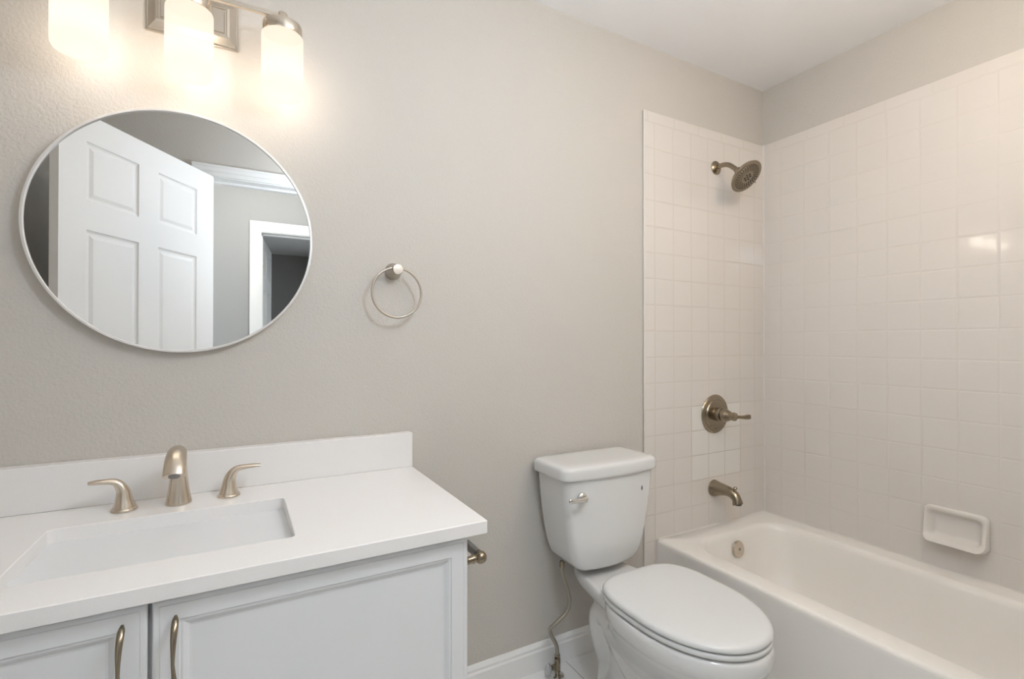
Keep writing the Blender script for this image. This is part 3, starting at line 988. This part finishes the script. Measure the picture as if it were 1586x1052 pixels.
# ------------------------------------------------------------------ towel ring
RX, RZ, RR = -1.8260, 1.3225, 0.0745
t = thing('towel_ring', 'brushed nickel towel ring on the wall right of the mirror', 'towel ring', (RX, 0, RZ))
b = BM()
lathe(b, [(0.0250, 0.0), (0.0250, 0.006), (0.0235, 0.010), (0.019, 0.030), (0.0165, 0.048), (0.0165, 0.056), (0.0150, 0.0585), (0.0005, 0.059)], (RX + 0.001, -0.001, RZ + RR - 0.005), (0, -1, 0), 32)
obj('post', b, NICKELR, t)
b = BM()
cpts = []
n = 64
loops = []
for k in range(n):
    a = 2 * PI * k / n
    c = Vector((RX + RR * math.sin(a), -0.051, RZ + RR * math.cos(a)))
    rad_ = Vector((math.sin(a), 0, math.cos(a)))
    loops.append([c + rad_ * (0.0036 * math.cos(2 * PI * j / 12)) + Vector((0, 0.0036 * math.sin(2 * PI * j / 12), 0)) for j in range(12)])
loops.append(loops[0])
loft(b, loops, False, False)
obj('ring', b, NICKELR, t, smooth=180)

# ------------------------------------------------------------------ vanity light
LX, LY = -2.345, -0.120
t = thing('vanity_light', 'three-shade brushed nickel vanity light lit above the mirror', 'wall light', (LX, 0, 2.01))
b = BM()
loops = []
for hw, hh, d in ((0.1005, 0.0605, 0.001), (0.1005, 0.0605, 0.006), (0.098, 0.058, 0.008), (0.095, 0.055, 0.008), (0.094, 0.054, 0.010), (0.080, 0.040, 0.022), (0.076, 0.036, 0.0235), (0.074, 0.034, 0.0235), (0.073, 0.033, 0.021), (0.069, 0.029, 0.021), (0.068, 0.028, 0.023), (0.06, 0.02, 0.023)):
    loops.append([Vector((LX + sx * hw, -d, 2.0105 + sz * hh)) for sx, sz in ((-1, -1), (1, -1), (1, 1), (-1, 1))])
loft(b, loops)
obj('backplate', b, NICKEL, t, smooth=0)
b = BM()
box(b, LX - 0.2225, LX + 0.2075, LY - 0.0055, LY + 0.0055, 2.003, 2.015)
box(b, LX - 0.012, LX + 0.012, LY, -0.022, 2.002, 2.016)
obj('cross_bar', b, NICKEL, t, smooth=0, bevel=0.0015)
shades = []
for k in (-1, 0, 1):
    sx = LX + 0.2005 * k
    hb_ = BM()
    lathe(hb_, [(0.0005, 1.990), (0.040, 1.990), (0.0455, 1.987), (0.0465, 1.984), (0.0465, 1.9625), (0.0455, 1.9605), (0.044, 1.9605), (0.044, 1.984), (0.0005, 1.986)], (sx, LY, 0), (0, 0, 1), 48, cap=False)
    ho = obj('shade_holder', hb_, NICKEL, t)
    b = BM()
    lathe(b, [(0.0115, 1.989), (0.0115, 2.017), (0.0105, 2.019), (0.0005, 2.0195)], (sx, LY, 0), (0, 0, 1), 24)
    obj('finial', b, NICKEL, ho)
    b = BM()
    lathe(b, [(0.0005, 1.9585), (0.0440, 1.9585), (0.0488, 1.9575), (0.0492, 1.953), (0.0492, 1.820), (0.0485, 1.812), (0.0455, 1.806), (0.040, 1.8035), (0.0005, 1.8030)], (sx, LY, 0), (0, 0, 1), 48, cap=False)
    obj('glass_shade', b, SHADEM, t, smooth=60)
    d = bpy.data.lights.new('bulb', 'POINT')
    d.energy, d.color, d.shadow_soft_size = P_BULB, C_BULB, 0.03
    lo = bpy.data.objects.new('bulb', d)
    COL.objects.link(lo)
    lo.parent = t
    lo.location = (sx - LX, LY, 1.866 - 2.01)


# ------------------------------------------------------------------ fill globes added out of view to light bathroom and hall
def globe(name, loc, power, col, label, r=0.13, drop=0.24):
    """Added glowing fill globe hung from the ceiling on a stem."""
    x, y, z = loc
    t = thing(name, label, 'ceiling light', (x, y, z - drop))
    b = BM()
    lathe(b, [(0.001, 0), (0.062, 0), (0.065, 0.004), (0.062, 0.014), (0.016, 0.022), (0.011, 0.03), (0.011, drop - r + 0.004)], (x, y, z - 0.0005), (0, 0, -1), 40)
    obj('fill_stem', b, NICKEL, t)
    b = BM()
    bmesh.ops.create_uvsphere(b, u_segments=40, v_segments=20, radius=r, matrix=Matrix.Translation((x, y, z - drop)))
    obj('fill_globe', b, fill_glow(name + '_glow', col, power / (PI * 4 * PI * r * r)), t, smooth=180)


globe('ceiling_fill', BATH_FILL, P_BATH, C_BATH, 'added unseen fill globe on the bathroom ceiling above the tub')  # added for warm light on the tub and right wall
globe('hall_fill', HALL_FILL, P_HALL, C_HALL, 'added unseen fill globe on the hall ceiling outside the doorway', 0.10, 0.155)  # added to send light through the doorway onto the tub front


globe('pendant_fill', PENDANT_FILL, P_PEND, C_PEND, 'added unseen fill globe hanging from the bathroom ceiling near the doorway', 0.085, 0.50)  # added as the main fill for the bathroom
